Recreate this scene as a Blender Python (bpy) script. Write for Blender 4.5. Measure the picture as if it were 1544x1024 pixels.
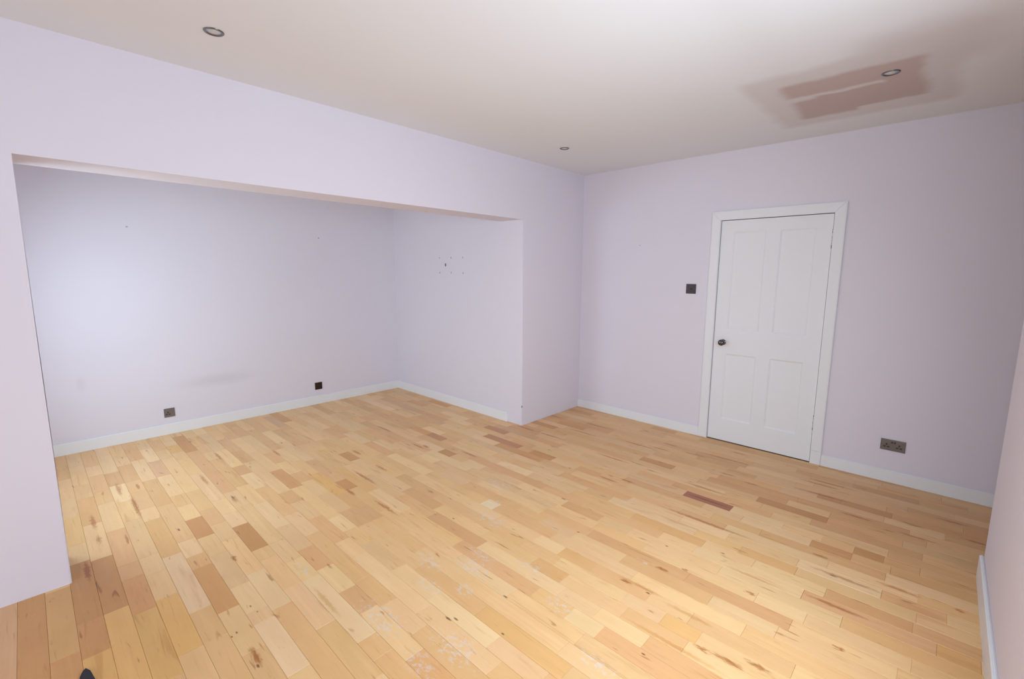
import bpy, bmesh, math, random
from mathutils import Vector, Matrix

for o in list(bpy.data.objects):
    bpy.data.objects.remove(o)
S = bpy.context.scene
COL = S.collection
rnd = random.Random(11)

# ------------------------------------------------------------------ room measurements (metres)
HC, HS = 2.557, 2.017          # ceiling, underside of the beam
PX, LX = -0.970, -4.250        # inner edges of the right pier and the left pier
YB, BT = 2.216, 0.303          # back wall of the alcove, thickness of the beam
CX, CY = -1.094, -3.241        # outer corner of the near wall
XW, XD, YN = -7.60, -4.50, -4.00   # far left wall, alcove left wall, back of the near recess
DL, DR, DT = -1.464, -2.292, 1.981 # door leaf left, right, top
WX0, WX1, WZ0, WZ1 = -3.30, -2.28, 0.78, 2.16   # window in the near wall (behind the camera)
AY0, AY1, AZ0, AZ1 = 0.42, 1.42, 0.82, 1.92     # window in the left side wall of the alcove (hidden by the pier)
FY0, FY1 = -3.0, -1.75                            # unseen window added for its light in the end wall
SKY = (0.845, 0.975, 1.11)

# ------------------------------------------------------------------ camera
cam_d = bpy.data.cameras.new('camera')
cam = bpy.data.objects.new('camera', cam_d)
COL.objects.link(cam)
cam_d.sensor_fit = 'HORIZONTAL'
cam_d.sensor_width = 36.0
cam_d.lens = 693.29 * 36.0 / 1544.0
cam_d.clip_start = 0.02
yaw, pitch, roll = 0.8136, 0.1447, 0.0057
CAM = Vector((-4.2684, -2.9763, 1.5198))
fw = Vector((math.sin(yaw) * math.cos(pitch), math.cos(yaw) * math.cos(pitch), -math.sin(pitch)))
r0 = Vector((math.cos(yaw), -math.sin(yaw), 0))
u0 = r0.cross(fw)
rt = r0 * math.cos(roll) + u0 * math.sin(roll)
up = u0 * math.cos(roll) - r0 * math.sin(roll)
cam.matrix_world = Matrix(((rt.x, up.x, -fw.x, CAM.x), (rt.y, up.y, -fw.y, CAM.y), (rt.z, up.z, -fw.z, CAM.z), (0, 0, 0, 1)))
S.camera = cam

# ------------------------------------------------------------------ light and exposure
W = bpy.data.worlds.new('sky')
S.world = W
W.use_nodes = True
W.node_tree.nodes['Background'].inputs[0].default_value = (0.75, 0.86, 1.0, 1)
W.node_tree.nodes['Background'].inputs[1].default_value = 0.6

def area(name, loc, rot, sx, sy, energy, color):
    d = bpy.data.lights.new(name, 'AREA')
    d.shape = 'RECTANGLE'
    d.size, d.size_y, d.energy, d.color = sx, sy, energy, color
    o = bpy.data.objects.new(name, d)
    COL.objects.link(o)
    o.location, o.rotation_euler = loc, rot
    return o
# daylight entering through the window of the near wall
area('window_daylight', ((WX0 + WX1) / 2, CY + 0.03, (WZ0 + WZ1) / 2), (math.radians(90), 0, 0), WX1 - WX0 - 0.1, WZ1 - WZ0 - 0.1, 27.0, SKY)
area('window_skylight', ((WX0 + WX1) / 2, CY + 0.25, (WZ0 + WZ1) / 2), (math.radians(55), 0, 0), WX1 - WX0 - 0.1, WZ1 - WZ0 - 0.1, 17.0, SKY)
area('end_window_fill', (XW + 0.25, (FY0 + FY1) / 2, 1.475), (0, math.radians(-55), 0), 1.3, FY1 - FY0 - 0.1, 36.0, SKY)  # fill light for the added, unseen window of the end wall
# daylight entering the alcove through its side window
area('alcove_skylight', (XD - 0.16, (AY0 + AY1) / 2, (AZ0 + AZ1) / 2 + 0.12), (0, math.radians(-54), 0), 0.72, AY1 - AY0 - 0.06, 25.5, (0.80, 1.0, 1.13))
S.view_settings.view_transform = 'Standard'
S.view_settings.look = 'None'
S.view_settings.gamma = 1.0
S.view_settings.use_curve_mapping = False
S.view_settings.exposure = 0.06

# ------------------------------------------------------------------ helpers
def lin(h):
    h = h.lstrip('#')
    out = []
    for i in (0, 2, 4):
        c = int(h[i:i + 2], 16) / 255
        out.append(c / 12.92 if c <= 0.04045 else ((c + 0.055) / 1.055) ** 2.4)
    return (out[0], out[1], out[2], 1.0)

class NT:
    """short node writing"""
    def __init__(s, name):
        s.m = bpy.data.materials.new(name)
        s.m.use_nodes = True
        s.t = s.m.node_tree
        s.b = s.t.nodes['Principled BSDF']
        s.pos = s.n('ShaderNodeNewGeometry').outputs['Position']
    def n(s, typ, **kw):
        x = s.t.nodes.new(typ)
        for k, v in kw.items():
            setattr(x, k, v)
        return x
    def put(s, sock, v):
        if isinstance(v, bpy.types.NodeSocket):
            s.t.links.new(v, sock)
        else:
            sock.default_value = v
    def math(s, op, a, b=0.0, c=0.0, clamp=False):
        x = s.n('ShaderNodeMath', operation=op, use_clamp=clamp)
        for i, v in enumerate((a, b, c)):
            s.put(x.inputs[i], v)
        return x.outputs[0]
    def vec(s, op, a, b=None, c=None):
        x = s.n('ShaderNodeVectorMath', operation=op)
        s.put(x.inputs[0], a)
        if b is not None: s.put(x.inputs[1], b)
        if c is not None: s.put(x.inputs[2], c)
        return x.outputs['Value'] if op in ('LENGTH', 'DISTANCE', 'DOT_PRODUCT') else x.outputs['Vector']
    def step(s, v, lo, hi, a=0.0, b=1.0):
        x = s.n('ShaderNodeMapRange', interpolation_type='SMOOTHSTEP')
        for i, q in enumerate((v, lo, hi, a, b)):
            s.put(x.inputs[i], q)
        return x.outputs[0]
    def noise(s, v, scale=1.0, detail=3.0, rough=0.5, dist=0.0):
        x = s.n('ShaderNodeTexNoise')
        s.put(x.inputs['Vector'], v)
        x.inputs['Scale'].default_value = scale
        x.inputs['Detail'].default_value = detail
        x.inputs['Roughness'].default_value = rough
        x.inputs['Distortion'].default_value = dist
        return x.outputs['Fac']
    def mix(s, f, a, b, mode='MIX'):
        x = s.n('ShaderNodeMix', data_type='RGBA', blend_type=mode)
        s.put(x.inputs['Factor'], f)
        s.put(x.inputs[6], a)
        s.put(x.inputs[7], b)
        return x.outputs[2]
    def sep(s, v):
        x = s.n('ShaderNodeSeparateXYZ')
        s.put(x.inputs[0], v)
        return x.outputs
    def bump(s, h, strength, dist):
        x = s.n('ShaderNodeBump')
        x.inputs['Strength'].default_value = strength
        x.inputs['Distance'].default_value = dist
        s.put(x.inputs['Height'], h)
        s.put(s.b.inputs['Normal'], x.outputs[0])
    def done(s, color, rough, metal=0.0, spec=0.5):
        s.put(s.b.inputs['Base Color'], color)
        s.put(s.b.inputs['Roughness'], rough)
        s.b.inputs['Metallic'].default_value = metal
        s.b.inputs['Specular IOR Level'].default_value = spec
        return s.m
    def rect(s, x, y, x0, x1, y0, y1, soft):
        ax = s.math('ABSOLUTE', s.math('SUBTRACT', x, (x0 + x1) / 2))
        ay = s.math('ABSOLUTE', s.math('SUBTRACT', y, (y0 + y1) / 2))
        mx = s.step(ax, (x1 - x0) / 2 - soft, (x1 - x0) / 2 + soft, 1.0, 0.0)
        my = s.step(ay, (y1 - y0) / 2 - soft, (y1 - y0) / 2 + soft, 1.0, 0.0)
        return s.math('MULTIPLY', mx, my)

def paint(name, col, rough, bump=0.06, blobs=()):
    k = NT(name)
    f = k.noise(k.pos, 180.0, 3)
    b = k.noise(k.pos, 2.2, 3)
    c = k.mix(k.step(b, 0.3, 0.7, 0.0, 0.10), col, tuple(v * 0.93 for v in col[:3]) + (1,))
    for (p, sc, amt, bc) in blobs:
        d = k.vec('LENGTH', k.vec('MULTIPLY', k.vec('SUBTRACT', k.pos, p), sc))
        d = k.math('ADD', d, k.math('MULTIPLY', k.noise(k.pos, 9.0, 3), 0.5))
        c = k.mix(k.step(d, 0.35, 1.25, amt, 0.0), c, bc)
    k.bump(f, bump, 0.002)
    return k.done(c, rough, 0.0, 0.35)

def metal(name, col, rough, bumpy=0.0):
    k = NT(name)
    f = k.noise(k.vec('MULTIPLY', k.pos, (300, 300, 60)), 1.0, 2)
    c = k.mix(f, tuple(v * 0.85 for v in col[:3]) + (1,), col)
    return k.done(c, rough, 1.0)

def plastic(name, col, rough):
    k = NT(name)
    f = k.noise(k.pos, 90.0, 2)
    c = k.mix(f, tuple(v * 0.85 for v in col[:3]) + (1,), col)
    return k.done(c, rough, 0.0)

M = {}
LILAC = (0.795, 0.75, 0.82, 1)
M['wall'] = paint('lilac_emulsion', LILAC, 0.75)
M['wall_back'] = paint('lilac_emulsion_scuffed', LILAC, 0.75, blobs=[
    ((-3.02, YB, 0.45), (2.2, 1, 11.0), 0.22, (0.50, 0.44, 0.47, 1)),
    ((-4.02, YB, 0.58), (22.0, 1, 12.0), 0.15, (0.50, 0.44, 0.47, 1))])
M['gloss'] = paint('white_gloss_paint', (0.86, 0.86, 0.87, 1), 0.38, 0.03)
M['door'] = paint('white_door_paint', (0.86, 0.86, 0.875, 1), 0.42, 0.04)
M['nickel'] = metal('black_nickel', (0.19, 0.175, 0.172, 1), 0.34)
M['nickel_dim'] = metal('dim_reflection_nickel', (0.065, 0.050, 0.048, 1), 0.38)  # plate metal again, its weaker reflection put into a darker base colour
M['knob'] = metal('polished_dark_nickel', (0.13, 0.12, 0.125, 1), 0.14)
M['chrome'] = metal('brushed_chrome', (0.24, 0.24, 0.25, 1), 0.28)
M['black'] = plastic('black_plastic', (0.012, 0.011, 0.012, 1), 0.45)
M['rocker'] = plastic('dark_grey_plastic', (0.045, 0.042, 0.042, 1), 0.4)
M['hole'] = plastic('old_fixing_hole', (0.16, 0.13, 0.13, 1), 0.9)
M['filler'] = plastic('grey_filler', (0.50, 0.45, 0.48, 1), 0.9)
M['plaster_brown'] = plastic('bare_plaster', (0.36, 0.27, 0.20, 1), 0.9)
M['strap'] = plastic('black_webbing', (0.010, 0.011, 0.016, 1), 0.5)
M['subfloor'] = plastic('dusty_joint', (0.46, 0.36, 0.27, 1), 0.9)
M['lampglass'] = plastic('frosted_lamp_face', (0.62, 0.64, 0.65, 1), 0.18)
M['gap_shade'] = plastic('door_gap_shade', (0.03, 0.025, 0.02, 1), 0.8)  # near-black colour standing in for the shade in the gaps round the door
def hinge_mat():
    k = NT('painted_hinge')
    f = k.step(k.noise(k.pos, 75.0, 3), 0.44, 0.54)
    return k.done(k.mix(f, (0.7, 0.69, 0.71, 1), (0.06, 0.055, 0.07, 1)), 0.45)
M['hinge'] = hinge_mat()
def glass_mat():
    k = NT('window_glass')
    k.b.inputs['Transmission Weight'].default_value = 1.0
    return k.done((0.95, 0.98, 0.97, 1), 0.02)
M['glass'] = glass_mat()

def ceiling_mat():
    k = NT('white_ceiling_paint')
    nz = k.n('ShaderNodeTexNoise'); nz.inputs['Scale'].default_value = 5.0; nz.inputs['Detail'].default_value = 4.0
    k.put(nz.inputs['Vector'], k.pos)
    p = k.vec('MULTIPLY_ADD', nz.outputs['Color'], (0.09, 0.09, 0), k.vec('SUBTRACT', k.pos, (0.045, 0.045, 0)))
    o = k.sep(p)
    x, y = o['X'], o['Y']
    base = (0.85, 0.852, 0.87, 1)
    c = k.mix(k.rect(x, y, -1.40, -0.365, -2.90, -2.00, 0.05), base, (0.75, 0.715, 0.72, 1))
    c = k.mix(k.rect(x, y, -1.56, -1.05, -3.05, -2.55, 0.15), c, (0.725, 0.685, 0.69, 1))
    br = k.rect(x, y, -1.215, -0.505, -2.775, -2.15, 0.035)
    cut = k.rect(x, y, -0.575, -0.40, -2.95, -2.43, 0.02)
    st = k.rect(x, y, -0.985, -0.935, -2.60, -2.05, 0.022)
    left = k.rect(x, y, -0.985, -0.90, -2.28, -2.05, 0.03)
    br = k.math('MULTIPLY', br, k.math('SUBTRACT', 1.0, k.math('MAXIMUM', cut, k.math('MAXIMUM', st, left))))
    c = k.mix(k.math('MULTIPLY', br, 0.95), c, (0.595, 0.47, 0.45, 1))
    k.bump(k.noise(k.pos, 150.0, 3), 0.05, 0.002)
    return k.done(c, 0.85, 0.0, 0.3)
M['ceiling'] = ceiling_mat()

# heartwood streaks, knots and scuffs of the boards: (kind, x, y, half length)
MARKS = [('r', -1.063, -1.849, 0.155), ('r', -1.521, -2.028, 0.29), ('r', -0.499, -1.556, 0.1), ('r', -0.407, -1.785, 0.224), ('r', -0.425, -1.307, 0.079),
 ('r', -1.05, -1.098, 0.156), ('r', -1.419, -1.278, 0.085), ('r', -1.345, -1.394, 0.058), ('r', -0.707, -1.89, 0.064), ('r', -0.752, -2.068, 0.057),
 ('b', -2.353, -1.956, 0.036), ('t', -2.334, -2.038, 0.12), ('b', -2.135, -2.041, 0.026), ('b', -2.509, -2.394, 0.029), ('b', -2.497, -2.495, 0.062),
 ('t', -2.359, -2.275, 0.119), ('b', -2.443, -2.587, 0.046), ('t', -2.573, -2.292, 0.228), ('t', -1.875, -2.396, 0.142), ('b', -2.015, -2.429, 0.019),
 ('r', -0.826, -2.992, 0.098), ('r', -0.447, -3.143, 0.078), ('r', -0.785, -2.697, 0.093), ('r', -0.664, -2.957, 0.066), ('r', -0.651, -3.239, 0.05),
 ('r', -1.572, -2.74, 0.165), ('r', -1.481, -2.945, 0.086), ('r', -1.836, -2.742, 0.13), ('b', -2.118, -2.799, 0.018), ('r', -1.473, -3.167, 0.019),
 ('r', -1.231, -1.936, 0.15), ('t', -3.446, -1.019, 0.134), ('b', -3.78, -1.116, 0.07), ('b', -3.639, -0.345, 0.03), ('r', -3.498, 0.867, 0.126),
 ('b', -2.846, -0.097, 0.067), ('r', -2.66, 0.056, 0.19), ('r', -2.939, 1.004, 0.1), ('r', -2.463, 0.544, 0.08), ('r', -2.486, 0.108, 0.09),
 ('r', -2.79, -0.453, 0.149), ('r', -2.016, 0.291, 0.101), ('r', -1.982, 0.892, 0.131), ('r', -1.967, 0.229, 0.047), ('r', -1.823, -0.174, 0.104),
 ('r', -3.953, 1.107, 0.14), ('r', -4.12, 0.67, 0.13), ('r', -4.118, 0.396, 0.055), ('r', -3.91, 0.729, 0.22), ('r', -4.19, 0.07, 0.12),
 ('k', -3.78, 0.193, 0.021), ('k', -3.435, 0.409, 0.03), ('k', -1.891, -1.221, 0.022), ('k', -2.155, -1.528, 0.010), ('k', -2.571, -0.878, 0.010),
 ('k', -1.458, -0.953, 0.013), ('k', -3.794, -0.928, 0.010), ('k', -3.815, -0.94, 0.007), ('k', -2.847, -1.599, 0.016), ('k', -3.122, -1.514, 0.022),
 ('k', -3.10, -1.54, 0.016), ('k', -3.017, -1.749, 0.010), ('k', -2.355, -2.075, 0.013), ('k', -2.699, -2.232, 0.010), ('k', -1.924, -1.969, 0.010),
 ('k', -1.775, -2.222, 0.014), ('k', -1.582, -2.696, 0.018), ('k', -3.79, -1.175, 0.014), ('k', -3.70, -0.80, 0.009), ('k', -3.69, -0.86, 0.007),
 ('b', -2.06, -2.13, 0.016), ('b', -1.43, -2.615, 0.03), ('r', -0.706, -0.559, 0.174), ('r', -0.503, -0.012, 0.15), ('r', -0.444, -0.535, 0.2),
 ('r', -1.0, -0.083, 0.13), ('r', -0.995, -0.381, 0.18), ('r', -0.414, -2.434, 0.142), ('r', -0.597, -2.458, 0.156), ('r', -0.35, -2.488, 0.15),
 ('r', -0.626, -1.11, 0.157), ('r', -0.579, -1.283, 0.102), ('r', -0.205, -1.817, 0.081), ('r', -3.30, 1.28, 0.12), ('r', -3.438, 0.37, 0.06)]
WORN = [(-2.93, -1.12, 0.07, 0.16), (-2.80, -1.33, 0.09, 0.14), (-2.70, -1.28, 0.05, 0.16), (-2.60, -1.54, 0.07, 0.12), (-3.33, -1.30, 0.10, 0.22),
        (-3.20, -1.66, 0.10, 0.18), (-3.42, -0.70, 0.05, 0.12), (-2.235, -0.925, 0.030, 0.07), (-2.05, -0.75, 0.12, 0.22), (-2.42, -1.05, 0.08, 0.2),
        (-2.72, -1.82, 0.06, 0.10), (-2.87, -2.12, 0.05, 0.12), (-3.35, -1.62, 0.07, 0.12), (-3.05, -1.28, 0.06, 0.12), (-2.95, -1.42, 0.05, 0.10),
        (-1.62, -1.55, 0.04, 0.07), (-2.15, -1.95, 0.03, 0.06)]

def wood(name, joined):
    k = NT(name)
    if joined:
        tone = k.n('ShaderNodeAttribute', attribute_name='tone').outputs['Color']
        seed = k.n('ShaderNodeAttribute', attribute_name='seed').outputs['Fac']
    else:
        oi = k.n('ShaderNodeObjectInfo')
        tone, seed = oi.outputs['Color'], oi.outputs['Random']
    off = k.n('ShaderNodeCombineXYZ')
    k.put(off.inputs[0], k.math('MULTIPLY', seed, 37.0))
    k.put(off.inputs[1], k.math('MULTIPLY', seed, 11.0))
    k.put(off.inputs[2], k.math('MULTIPLY', seed, 91.0))
    p = k.vec('ADD', k.pos, off.outputs[0])
    fine = k.noise(k.vec('MULTIPLY', p, (150, 5, 1)), 1.0, 3, 0.6)
    flow = k.noise(k.vec('MULTIPLY', p, (22, 2.2, 1)), 1.0, 4, 0.55, 0.6)
    patch = k.noise(k.vec('MULTIPLY', p, (9, 4.5, 1)), 1.0, 2)
    c = k.mix(k.step(fine, 0.35, 0.75, 0.0, 0.10), tone, k.mix(1.0, tone, (0.78, 0.68, 0.56, 1), 'MULTIPLY'))
    c = k.mix(k.step(patch, 0.35, 0.7, 0.0, 0.20), c, k.mix(1.0, tone, (0.84, 0.74, 0.64, 1), 'MULTIPLY'))
    # heartwood flow in some boards only
    rs = k.n('ShaderNodeTexWhiteNoise', noise_dimensions='1D')
    k.put(rs.inputs['W'], k.math('MULTIPLY', seed, 517.3))
    gate = k.step(rs.outputs['Value'], 0.45, 0.85, 0.0, 1.0)
    c = k.mix(k.math('MULTIPLY', k.step(flow, 0.56, 0.68), k.math('MULTIPLY', gate, 0.38)), c, k.mix(1.0, tone, (0.66, 0.50, 0.38, 1), 'MULTIPLY'))
    flk = k.noise(k.vec('MULTIPLY', k.vec('ADD', k.pos, (3.1, 7.7, 0)), (38, 6, 1)), 1.0, 2, 0.5, 0.4)
    c = k.mix(k.step(flk, 0.66, 0.76, 0.0, 0.78), c, k.mix(1.0, tone, (0.55, 0.38, 0.27, 1), 'MULTIPLY'))
    thin = k.noise(k.vec('MULTIPLY', k.vec('ADD', p, (5.3, 2.1, 0)), (75, 3.2, 1)), 1.0, 3, 0.55, 0.9)
    c = k.mix(k.step(thin, 0.60, 0.74, 0.0, 0.55), c, k.mix(1.0, tone, (0.74, 0.58, 0.45, 1), 'MULTIPLY'))
    pale = k.noise(k.vec('MULTIPLY', k.vec('ADD', p, (1.3, 8.1, 0)), (30, 1.6, 1)), 1.0, 3, 0.5, 0.5)
    c = k.mix(k.step(pale, 0.52, 0.72, 0.0, 0.40), c, k.mix(1.0, tone, (1.10, 1.12, 1.16, 1), 'MULTIPLY'))
    # placed marks
    nz = k.n('ShaderNodeTexNoise'); nz.inputs['Detail'].default_value = 3.0
    k.put(nz.inputs['Vector'], k.vec('MULTIPLY', k.pos, (26, 7, 1)))
    q = k.vec('MULTIPLY_ADD', nz.outputs['Color'], (0.030, 0.09, 0.0), k.vec('SUBTRACT', k.pos, (0.015, 0.045, 0.0)))
    q2 = k.vec('MULTIPLY_ADD', nz.outputs['Color'], (0.006, 0.008, 0.0), k.vec('SUBTRACT', k.pos, (0.003, 0.004, 0.0)))
    acc = {}
    for (t, mx, my, hl) in MARKS:
        hw = {'r': 0.013, 'b': 0.013, 't': 0.012, 'k': min(0.006, hl * 0.5)}[t]
        src = q2 if t == 'k' else q
        d = k.vec('LENGTH', k.vec('MULTIPLY_ADD', src, (1 / hw, 1 / hl, 0), (-mx / hw, -my / hl, 0)))
        acc[t] = k.math('MINIMUM', acc[t], d) if t in acc else d
    # the marks darken the board's own colour
    def stain(c, f, tint):
        return k.mix(f, c, k.mix(1.0, c, tint, 'MULTIPLY'))
    c = stain(c, k.step(acc['t'], 0.3, 1.3, 0.75, 0.0), (0.80, 0.66, 0.48, 1))
    c = stain(c, k.step(acc['r'], 0.35, 1.25, 0.90, 0.0), (0.66, 0.46, 0.36, 1))
    c = stain(c, k.step(acc['b'], 0.2, 1.3, 0.95, 0.0), (0.55, 0.34, 0.18, 1))
    c = stain(c, k.step(acc['k'], 0.3, 1.2, 0.9, 0.0), (0.22, 0.16, 0.13, 1))
    # pale scuffs where the varnish has worn off
    wn = k.noise(k.vec('MULTIPLY', k.pos, (60, 34, 1)), 1.0, 5, 0.68)
    wl = None
    for (mx, my, hx, hy) in WORN:
        d = k.vec('LENGTH', k.vec('MULTIPLY_ADD', k.pos, (1 / hx, 1 / hy, 0), (-mx / hx, -my / hy, 0)))
        wl = k.math('MINIMUM', wl, d) if wl is not None else d
    area_m = k.step(wl, 0.2, 1.5, 1.0, 0.0)
    scuff = k.step(k.math('ADD', wn, k.math('MULTIPLY', area_m, 0.15)), 0.62, 0.74)
    scuff = k.math('MULTIPLY', scuff, area_m)
    c = k.mix(k.math('MULTIPLY', scuff, 0.50), c, (0.72, 0.66, 0.62, 1))
    rg = k.math('ADD', k.step(flow, 0.3, 0.7, 0.30, 0.40), k.math('MULTIPLY', scuff, 0.25))
    k.bump(fine, 0.03, 0.001)
    return k.done(c, rg, 0.0, 0.42)
M['wood'] = wood('maple_strip', False)
M['wood_joined'] = wood('maple_strip_joined', True)

# ------------------------------------------------------------------ mesh helpers
def mesh_obj(name, bm, mat, parent=None, smooth=False, loc=None):
    me = bpy.data.meshes.new(name)
    bmesh.ops.recalc_face_normals(bm, faces=bm.faces)
    bm.to_mesh(me)
    bm.free()
    me.materials.append(mat)
    if smooth:
        for p in me.polygons:
            p.use_smooth = True
    o = bpy.data.objects.new(name, me)
    COL.objects.link(o)
    if loc is not None: o.location = loc
    if parent is not None: o.parent = parent
    return o

def box_bm(x0, x1, y0, y1, z0, z1, bev=0.0, seg=2):
    bm = bmesh.new()
    bmesh.ops.create_cube(bm, size=1.0)
    for v in bm.verts:
        v.co = Vector((x0 + (v.co.x + 0.5) * (x1 - x0), y0 + (v.co.y + 0.5) * (y1 - y0), z0 + (v.co.z + 0.5) * (z1 - z0)))
    if bev: bmesh.ops.bevel(bm, geom=bm.edges, offset=bev, segments=seg, affect='EDGES', profile=0.6)
    return bm

def prism_bm(pts, axis, a, b):
    """polygon pts in the two other axes, extruded along axis from a to b"""
    bm = bmesh.new()
    def co(p, t):
        return {0: (t, p[0], p[1]), 1: (p[0], t, p[1]), 2: (p[0], p[1], t)}[axis]
    lo = [bm.verts.new(co(p, a)) for p in pts]
    hi = [bm.verts.new(co(p, b)) for p in pts]
    bm.faces.new(lo); bm.faces.new(hi)
    n = len(pts)
    for i in range(n):
        bm.faces.new((lo[i], lo[(i + 1) % n], hi[(i + 1) % n], hi[i]))
    return bm

def grid_wall_bm(us, vs, holes, fn, t0, t1):
    """wall sheet with thickness over the cells of us x vs, leaving out holes; fn(u, v, t) -> xyz"""
    bm = bmesh.new()
    cache = {}
    def V(u, v, t):
        if (u, v, t) not in cache: cache[(u, v, t)] = bm.verts.new(fn(u, v, t))
        return cache[(u, v, t)]
    cells = {(i, j) for i in range(len(us) - 1) for j in range(len(vs) - 1)} - set(holes)
    for (i, j) in cells:
        a, b, c, d = (us[i], vs[j]), (us[i + 1], vs[j]), (us[i + 1], vs[j + 1]), (us[i], vs[j + 1])
        for t in (t0, t1):
            bm.faces.new([V(*p, t) for p in (a, b, c, d)])
        for (di, dj, p, q) in ((0, -1, a, b), (1, 0, b, c), (0, 1, c, d), (-1, 0, d, a)):
            if (i + di, j + dj) not in cells:
                bm.faces.new((V(*p, t0), V(*q, t0), V(*q, t1), V(*p, t1)))
    return bm

def lathe_bm(prof, axis, c, n=24):
    """prof: (radius, height) pairs turned about axis through c"""
    bm = bmesh.new()
    rings = []
    for (r, h) in prof:
        ring = []
        if r < 1e-6:
            ring = [None]
        for i in range(n if r >= 1e-6 else 1):
            a = 2 * math.pi * i / n
            p = {0: (h, r * math.cos(a), r * math.sin(a)), 1: (r * math.cos(a), h, r * math.sin(a)), 2: (r * math.cos(a), r * math.sin(a), h)}[axis]
            v = bm.verts.new((c[0] + p[0], c[1] + p[1], c[2] + p[2]))
            if r < 1e-6: ring = [v]
            else: ring.append(v)
        rings.append(ring)
    for A, B in zip(rings, rings[1:]):
        for i in range(n):
            j = (i + 1) % n
            if len(A) == 1 and len(B) == 1: continue
            if len(A) == 1: bm.faces.new((A[0], B[i], B[j]))
            elif len(B) == 1: bm.faces.new((A[i], A[j], B[0]))
            else: bm.faces.new((A[i], A[j], B[j], B[i]))
    return bm

def struct(o, label, cat):
    o['kind'] = 'structure'
    o['label'] = label
    o['category'] = cat
    return o

def empty(name, loc):
    o = bpy.data.objects.new(name, None)
    o.empty_display_size = 0.05
    o.location = loc
    COL.objects.link(o)
    return o

def tag(o, label, cat, group=None):
    o['label'], o['category'] = label, cat
    if group: o['group'] = group
    return o

# ------------------------------------------------------------------ room shell
def bevel_front(bm, test, off=0.004):
    es = [e for e in bm.edges if test(*[v.co for v in e.verts])]
    bmesh.ops.bevel(bm, geom=es, offset=off, segments=2, affect='EDGES')

# beam wall with its two piers, all one plane at y = 0
T = 0.12
pts = [(XW, 0), (LX, 0), (LX, HS), (PX, HS), (PX, 0), (0, 0), (0, HC), (XW, HC)]
bm = prism_bm(pts, 1, 0.0, BT)
def arris(a, b):
    if abs(a.y) > 1e-6 or abs(b.y) > 1e-6: return False
    on = lambda v: (abs(v.x - LX) < 1e-6 or abs(v.x - PX) < 1e-6) and v.z <= HS + 1e-6
    return on(a) and on(b)
bevel_front(bm, arris)
wa = struct(mesh_obj('wall_front', bm, M['wall']), 'lilac wall with a wide opening under a beam, between two piers', 'wall')
wk = struct(mesh_obj('wall_alcove_right', prism_bm([(PX, BT), (0, BT), (0, YB + T), (PX, YB + T)], 2, 0, HC), M['wall']), 'lilac right side wall of the alcove with old fixing holes', 'wall')
wb = struct(mesh_obj('wall_alcove_back', box_bm(XD - T, PX, YB, YB + T, 0, HC), M['wall_back']), 'lilac back wall of the alcove with two single sockets', 'wall')
struct(mesh_obj('wall_alcove_left', grid_wall_bm([BT, AY0, AY1, YB], [0, AZ0, AZ1, HC], [(1, 1)], lambda u, v, t: (t, u, v), XD - 0.40, XD), M['wall']), 'lilac left side wall of the alcove hidden behind the left pier', 'wall')
# door wall at x = 0
us = [0.0, DL + 0.006, DR - 0.006, YN]
vs = [0, DT + 0.006, HC]
wr = struct(mesh_obj('wall_right', grid_wall_bm(us, vs, [(1, 0)], lambda u, v, t: (t, u, v), 0.0, 0.12), M['wall']), 'lilac wall on the right around the white panelled door', 'wall')
# near wall with the window, and its return
us = [XW, WX0, WX1, CX]
vs = [0, WZ0, WZ1, HC]
wn = struct(mesh_obj('wall_near', grid_wall_bm(us, vs, [(1, 1)], lambda u, v, t: (u, t, v), CY - 0.30, CY), M['wall']), 'lilac wall at the right edge beside the camera', 'wall')
struct(mesh_obj('wall_recess_side', box_bm(CX - T, CX, YN, CY - 0.30, 0, HC), M['wall']), 'lilac return of the near wall beside the recess', 'wall')
struct(mesh_obj('wall_recess_back', box_bm(CX - T, 0.12, YN - T, YN, 0, HC), M['wall']), 'lilac back of the recess beside the door wall', 'wall')
struct(mesh_obj('wall_left', grid_wall_bm([CY - 0.30, FY0, FY1, BT], [0, 0.80, 2.15, HC], [(1, 1)], lambda u, v, t: (t, u, v), XW - 0.22, XW), M['wall']), 'lilac end wall left of the camera', 'wall')
ceil = struct(mesh_obj('ceiling', box_bm(XW - T, 0.12, YN - T, YB + T, HC, HC + 0.10), M['ceiling']), 'white ceiling with a bare plaster patch above the door', 'ceiling')
floor = struct(mesh_obj('floor', box_bm(XW - T, 0.12, YN - T, YB + T, -0.12, -0.0115), M['subfloor']), 'worn honey coloured hardwood strip floor', 'floor')

# baseboards
def board_bm(x0, x1, y0, y1, h):
    bm = box_bm(x0, x1, y0, y1, 0, h)
    es = [e for e in bm.edges if all(v.co.z > h - 1e-6 for v in e.verts)]
    bmesh.ops.bevel(bm, geom=es, offset=0.005, segments=2, affect='EDGES')
    return bm
BB = 0.013
struct(mesh_obj('baseboard_back', board_bm(XD, PX - 0.0005, YB - BB, YB, 0.098), M['gloss']), 'white baseboard along the alcove back wall', 'baseboard')
struct(mesh_obj('baseboard_alcove', board_bm(PX - BB, PX, 0.195, YB - BB - 0.0005, 0.095), M['gloss']), 'white baseboard of the alcove side wall ending short of the pier', 'baseboard')
struct(mesh_obj('baseboard_right', board_bm(-BB, 0, -1.386, -0.001, 0.086), M['gloss']), 'white baseboard between the pier corner and the door', 'baseboard')
struct(mesh_obj('baseboard_corner', board_bm(-BB, 0, YN, -2.367, 0.090), M['gloss']), 'white baseboard right of the door under the double socket', 'baseboard')
struct(mesh_obj('baseboard_near', board_bm(XW, CX + 0.012, CY, CY + 0.016, 0.125), M['gloss']), 'white baseboard at the right edge ending at the wall corner', 'baseboard')
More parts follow.
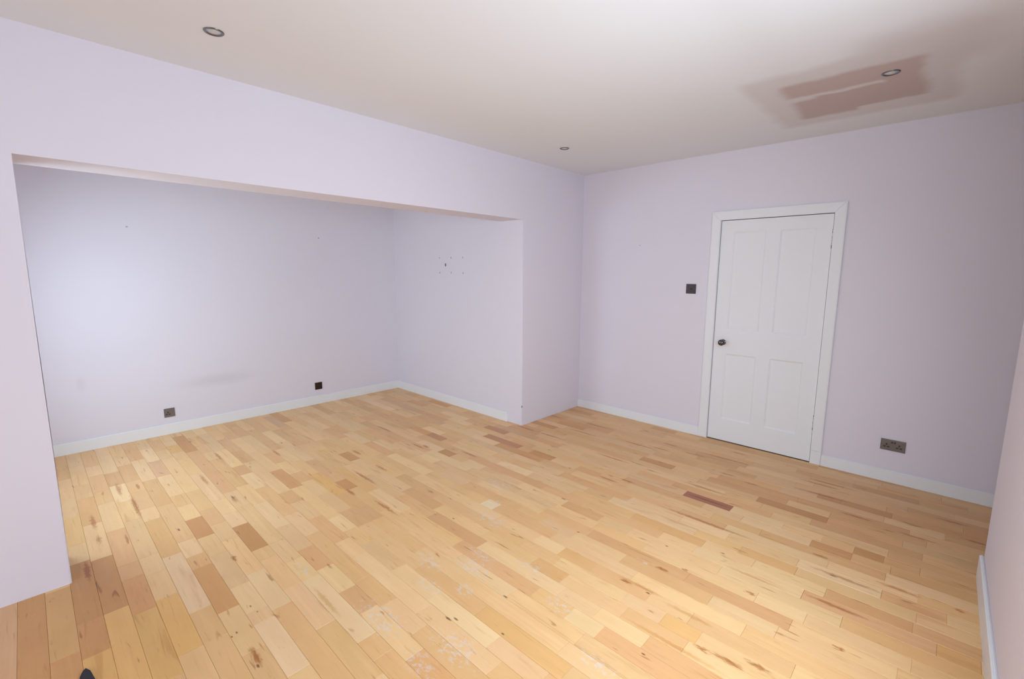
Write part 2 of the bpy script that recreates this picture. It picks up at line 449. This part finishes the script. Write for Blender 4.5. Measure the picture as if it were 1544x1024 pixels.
struct(mesh_obj('baseboard_left', board_bm(XW, XW + BB, CY + 0.017, -0.001, 0.098), M['gloss']), 'white baseboard of the end wall left of the camera', 'baseboard')

# old fixing holes in the walls: parts of the walls
def disc(parent, name, axis, c, r, sgn, mat, rz=1.0):
    bm = lathe_bm([(r, 0.0), (r * 0.9, sgn * 0.0006), (0, sgn * 0.0006)], axis, (0, 0, 0), 12)
    for v in bm.verts: v.co.z *= rz
    return mesh_obj(name, bm, mat, parent, loc=c)
for (y, z, r, m) in ((1.287, 1.681, .008, 'filler'), (1.081, 1.679, .009, 'filler'), (0.883, 1.678, .0085, 'filler'), (1.284, 1.513, .009, 'filler'),
                     (1.081, 1.514, .009, 'filler'), (0.878, 1.510, .009, 'filler'), (1.179, 1.601, .0125, 'hole')):
    disc(wk, 'fixing_hole', 0, (PX, y, z), r, -1, M[m], 1.5 if m == 'hole' else 1.15)
disc(wb, 'nail_hole', 1, (-3.605, YB, 1.891), 0.008, -1, M['filler'], 0.8)
disc(wb, 'nail_hole', 1, (-1.939, YB, 1.889), 0.009, -1, M['filler'], 0.8)
disc(wr, 'nail_hole', 0, (0, -0.69, 1.795), 0.005, -1, M['filler'])
chip = mesh_obj('plaster_chip', lathe_bm([(0.0, -0.016), (0.0055, -0.006), (0.006, 0.004), (0, 0.014)], 2, (0, 0, 0), 8), M['plaster_brown'], wa, loc=(PX + 0.002, 0.002, 0.195))

# window behind the camera
wy = CY - 0.16
wm = (WX0 + WX1) / 2
win = struct(mesh_obj('window_1', grid_wall_bm([WX0, WX0 + .06, wm - .03, wm + .03, WX1 - .06, WX1], [WZ0, WZ0 + .06, WZ1 - .06, WZ1],
             [(1, 1), (3, 1)], lambda u, v, t: (u, t, v), wy, wy + 0.06), M['gloss']), 'white two light window in the near wall', 'window')
for a, b in ((WX0 + .06, wm - .03), (wm + .03, WX1 - .06)):
    mesh_obj('pane', box_bm(a, b, wy + 0.027, wy + 0.033, WZ0 + .06, WZ1 - .06), M['glass'], win)
mesh_obj('window_sill', box_bm(WX0 + 0.002, WX1 - 0.002, wy + 0.06, CY + 0.015, WZ0, WZ0 + 0.03, 0.006), M['gloss'], win)

ex, em = XW - 0.12, (FY0 + FY1) / 2  # unseen window, added to light the room from the end wall
win3 = struct(mesh_obj('added_window_3', grid_wall_bm([FY0, FY0 + .06, em - .03, em + .03, FY1 - .06, FY1], [0.80, 0.86, 2.09, 2.15],
             [(1, 1), (3, 1)], lambda u, v, t: (t, u, v), ex - 0.06, ex), M['gloss']), 'unseen two light window added for its light in the end wall left of the camera', 'window')
for a, b in ((FY0 + .06, em - .03), (em + .03, FY1 - .06)):
    mesh_obj('pane', box_bm(ex - 0.033, ex - 0.027, a, b, 0.86, 2.09), M['glass'], win3)
ax = XD - 0.32
win2 = struct(mesh_obj('window_2', grid_wall_bm([AY0, AY0 + .06, (AY0 + AY1) / 2 - .03, (AY0 + AY1) / 2 + .03, AY1 - .06, AY1], [AZ0, AZ0 + .06, AZ1 - .06, AZ1],
             [(1, 1), (3, 1)], lambda u, v, t: (t, u, v), ax - 0.06, ax), M['gloss']), 'white two light window in the alcove side wall behind the left pier', 'window')
for a, b in ((AY0 + .06, (AY0 + AY1) / 2 - .03), ((AY0 + AY1) / 2 + .03, AY1 - .06)):
    mesh_obj('pane', box_bm(ax - 0.033, ax - 0.027, a, b, AZ0 + .06, AZ1 - .06), M['glass'], win2)

# ------------------------------------------------------------------ door
ZB = 0.007
lx0, lx1 = 0.003, 0.043
yl, yr = DL - 0.003, DR + 0.005
dt = DT - 0.005
PAN = [(-1.568, -1.828, 1.027, 1.880), (-1.929, -2.180, 1.030, 1.882), (-1.573, -1.834, 0.200, 0.813), (-1.930, -2.184, 0.200, 0.817)]
y1, y2, y3, y4 = -1.570, -1.831, -1.929, -2.182
zz = [ZB, 0.205, 0.815, 1.028, 1.881, dt]
bm = grid_wall_bm([yl, y1, y2, y3, y4, yr], zz, [(1, 1), (3, 1), (1, 3), (3, 3)], lambda u, v, t: (t, u, v), lx0, lx1)
door = struct(mesh_obj('door_1', bm, M['door']), 'white painted four panel door with a dark round knob', 'door')
for (a, b) in ((y1, y2), (y3, y4)):
    for (z0, z1) in ((zz[1], zz[2]), (zz[3], zz[4])):
        # recessed panel with a sloped moulding round it
        bm = bmesh.new()
        ring = []
        for (ins, x) in ((0.0, lx0 + 0.001), (0.004, lx0 + 0.0012), (0.013, lx0 + 0.007), (0.019, lx0 + 0.008)):
            ring.append([bm.verts.new((x, y, z)) for (y, z) in ((a - ins, z0 + ins), (b + ins, z0 + ins), (b + ins, z1 - ins), (a - ins, z1 - ins))])
        back = [bm.verts.new((lx1 - 0.004, v.co.y, v.co.z)) for v in ring[0]]
        ring.insert(0, back)
        for A, B in zip(ring, ring[1:]):
            for i in range(4): bm.faces.new((A[i], A[(i + 1) % 4], B[(i + 1) % 4], B[i]))
        bm.faces.new(ring[-1]); bm.faces.new(back)
        mesh_obj('door_panel', bm, M['door'], door)
kn = mesh_obj('knob', lathe_bm([(0, -0.066), (0.010, -0.0655), (0.020, -0.062), (0.0265, -0.054), (0.0275, -0.047), (0.024, -0.038), (0.014, -0.030), (0.0095, -0.024), (0.0095, -0.007)], 0, (lx0, -1.548, 0.912), 28), M['knob'], door, True)
mesh_obj('rose', lathe_bm([(0.0, -0.0085), (0.012, -0.0085), (0.022, -0.006), (0.0255, -0.003), (0.0255, 0.0)], 0, (lx0, -1.548, 0.912), 28), M['knob'], door, True)
for (z0, z1) in ((1.715, 1.862), (0.240, 0.400)):
    prof = [(0, z0 - .004), (0.004, z0 - .002)]
    n = 5
    for i in range(n):
        a = z0 + (z1 - z0) * i / n; b = z0 + (z1 - z0) * (i + 1) / n
        prof += [(0.0062, a + 0.001), (0.0062, b - 0.0025), (0.0035, b - 0.002), (0.0035, b)]
    prof += [(0.004, z1 + .002), (0, z1 + .004)]
    mesh_obj('hinge', lathe_bm(prof, 2, (lx0 - 0.001, DR + 0.001, 0), 12), M['hinge'], door, True)['label'] = 'white painted hinge with chipped paint'

fr = struct(empty('trim_1', (0, (DL + DR) / 2, 0)), 'white door frame with flat architraves', 'door frame')
def fpart(name, bm, mat):
    for v in bm.verts: v.co.y -= (DL + DR) / 2
    return mesh_obj(name, bm, mat, fr)
AL, AR, AT = -1.387, -2.366, 2.057
def arch(pts, nm='architrave'):
    bm = prism_bm(pts, 0, -0.018, 0.0)
    es = [e for e in bm.edges if all(abs(v.co.x + 0.018) < 1e-6 for v in e.verts)]
    bmesh.ops.bevel(bm, geom=es, offset=0.004, segments=2, affect='EDGES')
    return fpart(nm, bm, M['gloss'])
arch([(AL, 0), (DL, 0), (DL, DT), (AL, AT)])
arch([(AL, AT), (DL, DT), (DR, DT), (AR, AT)])
arch([(DR, 0.112), (AR, 0.112), (AR, AT), (DR, DT)])
arch([(DR, 0.0), (AR, 0.0), (AR, 0.111), (DR, 0.111)], 'plinth_block')
e = 0.006
def lining(y0, y1, z0, z1):
    fpart('door_lining', box_bm(0.0005, 0.119, y0, y1, z0, z1), M['gloss'])
lining(DL + 0.0005, DL + e - .0005, 0, DT)
lining(DR - e + .0005, DR - 0.0005, 0, DT)
lining(DR - e + .0005, DL + e - .0005, DT + 0.0005, DT + e - .0005)
fpart('door_stop', box_bm(0.0435, 0.07, DL - 0.02, DL, 0, DT), M['gap_shade'])  # stops coloured near-black as the shade of the door gap
fpart('door_stop', box_bm(0.0435, 0.07, DR, DR + 0.02, 0, DT), M['gap_shade'])
fpart('door_stop', box_bm(0.0435, 0.07, DR + 0.02, DL - 0.02, DT - 0.02, DT), M['gap_shade'])
fpart('underdoor_shade', box_bm(0.0435, 0.119, DR, DL, 0.0, 0.02), M['gap_shade'])  # dark strip standing in for the shade under the door

# ------------------------------------------------------------------ sockets and switch
# local frame of a plate: u to the right, v up, n out of the wall
def wall_frame(kind):
    if kind == 'right': return Vector((0, -1, 0)), Vector((0, 0, 1)), Vector((-1, 0, 0))
    return Vector((1, 0, 0)), Vector((0, 0, 1)), Vector((0, -1, 0))
def fbox(fr_, u0_, u1_, v0_, v1_, n0_, n1_, bev=0.0):
    U, V_, N = fr_
    bm = box_bm(u0_, u1_, v0_, v1_, n0_, n1_, bev)
    for v in bm.verts:
        v.co = U * v.co.x + V_ * v.co.y + N * v.co.z
    return bm
def pins(root, F, cu, n):
    for (nm, u0_, u1_, v0_, v1_) in (('earth_slot', cu - .0048, cu + .0048, -.003, .011), ('live_slot', cu - .0175, cu - .0035, -.019, -.009), ('neutral_slot', cu + .0035, cu + .0175, -.019, -.009)):
        mesh_obj(nm, fbox(F, u0_, u1_, v0_, v1_, n - .001, n + .0007), M['black'], root)
def socket(kind, loc, w, h, singles, rockers, label, mat='nickel'):
    F = wall_frame(kind)
    root = tag(empty('socket', loc), label, 'socket')
    mesh_obj('plate', fbox(F, -w / 2, w / 2, -h / 2, h / 2, 0.0, 0.006, 0.0015), M[mat], root)
    for cu in singles: pins(root, F, cu, 0.006)
    for (cu, cv) in rockers:
        mesh_obj('rocker', fbox(F, cu - .005, cu + .005, cv - .008, cv + .008, .005, .0085, .001), M['rocker' if len(rockers) > 1 else mat], root)
    return root
socket('back', (-3.445, YB, 0.203), 0.083, 0.083, [-0.012], [(0.022, 0.016)], 'single socket with a shiny grey plate, the left one on the alcove back wall')
socket('back', (-2.033, YB, 0.209), 0.083, 0.083, [-0.010], [(0.022, 0.016)], 'single socket with a metal plate coloured darker for a dim reflection, the right one on the alcove back wall', 'nickel_dim')
socket('right', (0, -2.793, 0.280), 0.143, 0.084, [-0.036, 0.036], [(-0.006, 0.022), (0.010, 0.022)], 'dark metal double socket low on the wall right of the door')
F = wall_frame('right')
sw = tag(empty('light_switch', (0, -1.231, 1.379)), 'square dark metal toggle light switch on the wall left of the door', 'light switch')
mesh_obj('plate', fbox(F, -.0455, .0455, -.0445, .0445, 0, .006, .0015), M['nickel_dim'], sw)
tg = lathe_bm([(0, .022), (.003, .0215), (.0042, .018), (.003, .008), (.0075, .0065), (.008, .005)], 2, (0, 0, 0), 14)
for v in tg.verts: v.co = F[0] * v.co.x + F[1] * (v.co.y - 0.3 * max(0, v.co.z - .006)) + F[2] * v.co.z
mesh_obj('toggle', tg, M['knob'], sw, True)
for s_ in (-1, 1):
    sc_ = lathe_bm([(0, .0075), (.003, .007), (.0035, .0055)], 2, (s_ * .030, 0, 0), 10)
    for v in sc_.verts: v.co = F[0] * v.co.x + F[1] * v.co.y + F[2] * v.co.z
    mesh_obj('screw', sc_, M['chrome'], sw, True)

# ------------------------------------------------------------------ ceiling downlights
def downlight(x, y, label):
    root = tag(empty('downlight', (x, y, HC)), label, 'downlight', 'recessed ceiling downlights')
    mesh_obj('bezel', lathe_bm([(.0400, 0.0), (.0400, -.002), (.0375, -.0045), (.0335, -.0048), (.0310, -.0035), (.0285, -.0005)], 2, (0, 0, 0), 32), M['chrome'], root, True)
    mesh_obj('lamp', lathe_bm([(.0285, -.0006), (.0240, -.0012), (.0235, -.0030), (.012, -.0042), (0, -.0046)], 2, (0, 0, 0), 28), M['lampglass'], root, True)
    return root
downlight(-3.582, -0.519, 'round chrome downlight in the ceiling nearest the left beam')
downlight(-1.018, -0.500, 'small round downlight in the ceiling near the far room corner')
downlight(-1.061, -2.640, 'round chrome downlight set in the brown plaster patch on the ceiling')

# ------------------------------------------------------------------ the small black object at the lower left frame edge
sp = bmesh.new()
outline = [(0.012, 0.040), (0.0205, 0.012), (0.022, -0.03), (0.022, -0.20), (-0.022, -0.20), (-0.022, -0.035), (-0.012, 0.006), (0.002, 0.030)]
lo = [sp.verts.new((x, y, 0.0)) for x, y in outline]
hi = [sp.verts.new((x * 0.92, y * 0.96, 0.009 + 0.002 * math.sin(y * 60))) for x, y in outline]
sp.faces.new(lo); sp.faces.new(hi)
for i in range(len(outline)):
    j = (i + 1) % len(outline)
    sp.faces.new((lo[i], lo[j], hi[j], hi[i]))
es = [e_ for e_ in sp.edges if all(v in hi for v in e_.verts)]
bmesh.ops.bevel(sp, geom=es, offset=0.003, segments=2, affect='EDGES')
strap = mesh_obj('strap', sp, M['strap'], loc=(-4.258, -0.758, 0.0006))
strap.rotation_euler = (0, 0, 0.12)
tag(strap, 'small black pointed tip lying on the floorboards at the bottom left edge', 'strap')

# ------------------------------------------------------------------ floor strips
PW = 0.0877
XO = -4.258
TONES = {'lgt': '#EDCCA2', 'tan': '#DDB07A', 'yel': '#E1B474', 'org': '#D5A16C', 'brn': '#CB9763', 'pnk': '#DAB089', 'red': '#C48A64',
         'drk': '#A4694F', 'wht': '#E9D3B4', 'pat': '#CB9763'}
USUAL = ['#E6BF8E', '#E5BC8A', '#E3B986', '#E0B583', '#E8C292', '#E6C092', '#DFB282', '#E7C194', '#DCAD7D', '#EAC79A']
FORCED = {0: [(-.39, .19, 'brn'), (-1.06, -.65, 'yel'), (-.65, -.39, 'org')], 1: [(-.39, .16, 'pat'), (-.95, -.39, 'yel')], 2: [(-.49, -.16, 'org'), (-1.0, -.49, 'yel')],
 8: [(1.62, 1.84, 'yel'), (-.35, -.01, 'brn')], 6: [(1.15, 1.53, 'pnk'), (0.0, .28, 'brn'), (-1.31, -.94, 'lgt')], 3: [(.86, 1.20, 'lgt'), (-.9, -.45, 'yel')],
 18: [(1.68, 2.12, 'pnk')], 5: [(-.75, -.31, 'org')], 15: [(-.07, .38, 'yel')], 16: [(-.05, .13, 'brn')], 19: [(.40, .61, 'brn'), (-1.72, -1.52, 'tan')],
 32: [(1.43, 1.89, 'pnk'), (-.38, .06, 'red')], 30: [(1.38, 1.86, 'lgt'), (-2.89, -2.54, 'lgt')], 28: [(.24, .47, 'red'), (-.80, -.48, 'lgt'), (-2.11, -1.67, 'tan')],
 34: [(-.05, .24, 'red'), (-2.09, -1.78, 'drk'), (-2.87, -2.74, 'brn')], 26: [(-.10, .06, 'brn')], 21: [(-1.78, -1.57, 'tan')], 22: [(-.97, -.86, 'wht')],
 14: [(-2.06, -1.58, 'tan')], 13: [(-1.75, -1.35, 'lgt')], 16.5: [], 17: [(-2.04, -1.88, 'lgt')], 38: [(-1.54, -1.26, 'brn')], 20: [(-2.36, -2.20, 'tan')], 29: [(-2.55, -2.28, 'tan')],
 33: [(-2.74, -2.55, 'brn')], 41: [(-2.86, -2.59, 'brn')], 27: [(-3.22, -3.09, 'tan')], 7: [(-.9, -.55, 'lgt')], 9: [(-1.35, -.80, 'lgt')],
 -1: [(-.58, -.02, 'tan'), (-1.2, -.58, 'org')], -2: [(-.14, .1, 'org'), (-.9, -.14, 'org')], -3: [(-.6, 0.05, 'pnk')]}
strips = []
for row in range(-22, 49):
    x0 = XO + row * PW
    x1 = x0 + PW
    xm = (x0 + x1) / 2
    if x0 > -0.004: continue
    ylo = YN if x1 > CX else CY
    yhi = YB if XD < xm and x0 < PX else 0.0
    if xm < XD: yhi = 0.0
    fo = sorted(FORCED.get(row, []))
    y = ylo
    segs = []
    def fill(a, b):
        first = True
        while b - a > 1e-4:
            L = rnd.choice((0.20, 0.24, 0.28, 0.32, 0.36, 0.40, 0.46, 0.52, 0.58))
            if first: L *= rnd.uniform(0.4, 1.0); first = False
            if b - a - L < 0.12: L = b - a
            segs.append((a, a + L, None)); a += L
    for (a, b, t) in fo:
        a, b = max(a, ylo), min(b, yhi)
        if a > y + 1e-4: fill(y, a)
        segs.append((a, b, t)); y = b
    fill(y, yhi)
    for (a, b, t) in segs:
        base = lin(TONES[t]) if t else lin(rnd.choice(USUAL))
        mid = -3.7 < xm < -1.5 and a < -0.5
        if t is None and rnd.random() < (0.0 if mid else 0.07): base = lin(TONES[rnd.choice(('org', 'tan', 'brn', 'pnk', 'lgt', 'org'))])
        j = rnd.uniform(0.95, 1.05)
        if t is None and xm > -1.6:   # the boards turn redder and darker towards the door wall
            w_ = min(1.0, (xm + 1.6) / 0.8) * 0.55
            base = tuple(base[i] * (1 - w_ + w_ * (0.90, 0.80, 0.74)[i]) for i in range(3)) + (1,)
        col = (base[0] * j, base[1] * j * rnd.uniform(.985, 1.015), base[2] * j * rnd.uniform(.96, 1.04), 1)
        col = (col[0] * 1.05, col[1] * 1.0, col[2] * 0.87, 1)
        strips.append([x0, a, b, col])

def weight(s):
    c = Vector((s[0] + PW / 2, (s[1] + s[2]) / 2, 0))
    d = c - CAM
    z = d.dot(fw)
    if z < 0.1: return 0
    u = d.dot(rt) / z * 693.3; v = d.dot(up) / z * 693.3
    if abs(u) > 780 or abs(v) > 525: return 0
    if c.y > 0 and c.x < LX: return 0
    return PW * (s[2] - s[1]) * CAM.z / d.length ** 3
def strip_verts(w, L, dx=0.0, dy=0.0):
    g, ch, th = 0.0003, 0.0008, 0.012
    a, b, c, d = g, w - g, g, L - g
    o = []
    for (i, z) in ((0, -th), (0, -ch), (ch, 0.0)):
        o += [(dx + a + i, dy + c + i, z), (dx + b - i, dy + c + i, z), (dx + b - i, dy + d - i, z), (dx + a + i, dy + d - i, z)]
    return o
def strip_faces(k):
    f = [(k + 8, k + 9, k + 10, k + 11)]
    for r in (0, 4):
        for i in range(4):
            j = (i + 1) % 4
            f.append((k + r + i, k + r + j, k + r + 4 + j, k + r + 4 + i))
    return f
order = sorted(range(len(strips)), key=lambda i: -weight(strips[i]))
near = set(order[:300])
cache = {}
V_, F_, tones, seeds = [], [], [], []
for i, (x0, a, b, col) in enumerate(strips):
    L = round(b - a, 3)
    w = PW if x0 + PW <= 0 else -x0
    if i in near:
        key = (round(w, 4), L)
        if key not in cache:
            me = bpy.data.meshes.new('plank')
            me.from_pydata(strip_verts(w, L), [], strip_faces(0))
            me.materials.append(M['wood'])
            cache[key] = me
        o = bpy.data.objects.new('plank', cache[key])
        COL.objects.link(o)
        o.location = (x0, a, 0)
        o.color = col
        o.parent = floor
    else:
        k = len(V_)
        V_ += strip_verts(w, L, x0, a)
        fs = strip_faces(k)
        F_ += fs
        tones += [col] * len(fs)
        seeds += [rnd.random()] * len(fs)
me = bpy.data.meshes.new('planks')
me.from_pydata(V_, [], F_)
me.materials.append(M['wood_joined'])
at = me.attributes.new('tone', 'FLOAT_COLOR', 'FACE')
at.data.foreach_set('color', [c for t in tones for c in t])
at = me.attributes.new('seed', 'FLOAT', 'FACE')
at.data.foreach_set('value', seeds)
po = bpy.data.objects.new('planks', me)
COL.objects.link(po)
po.parent = floor
po['kind'] = 'stuff'
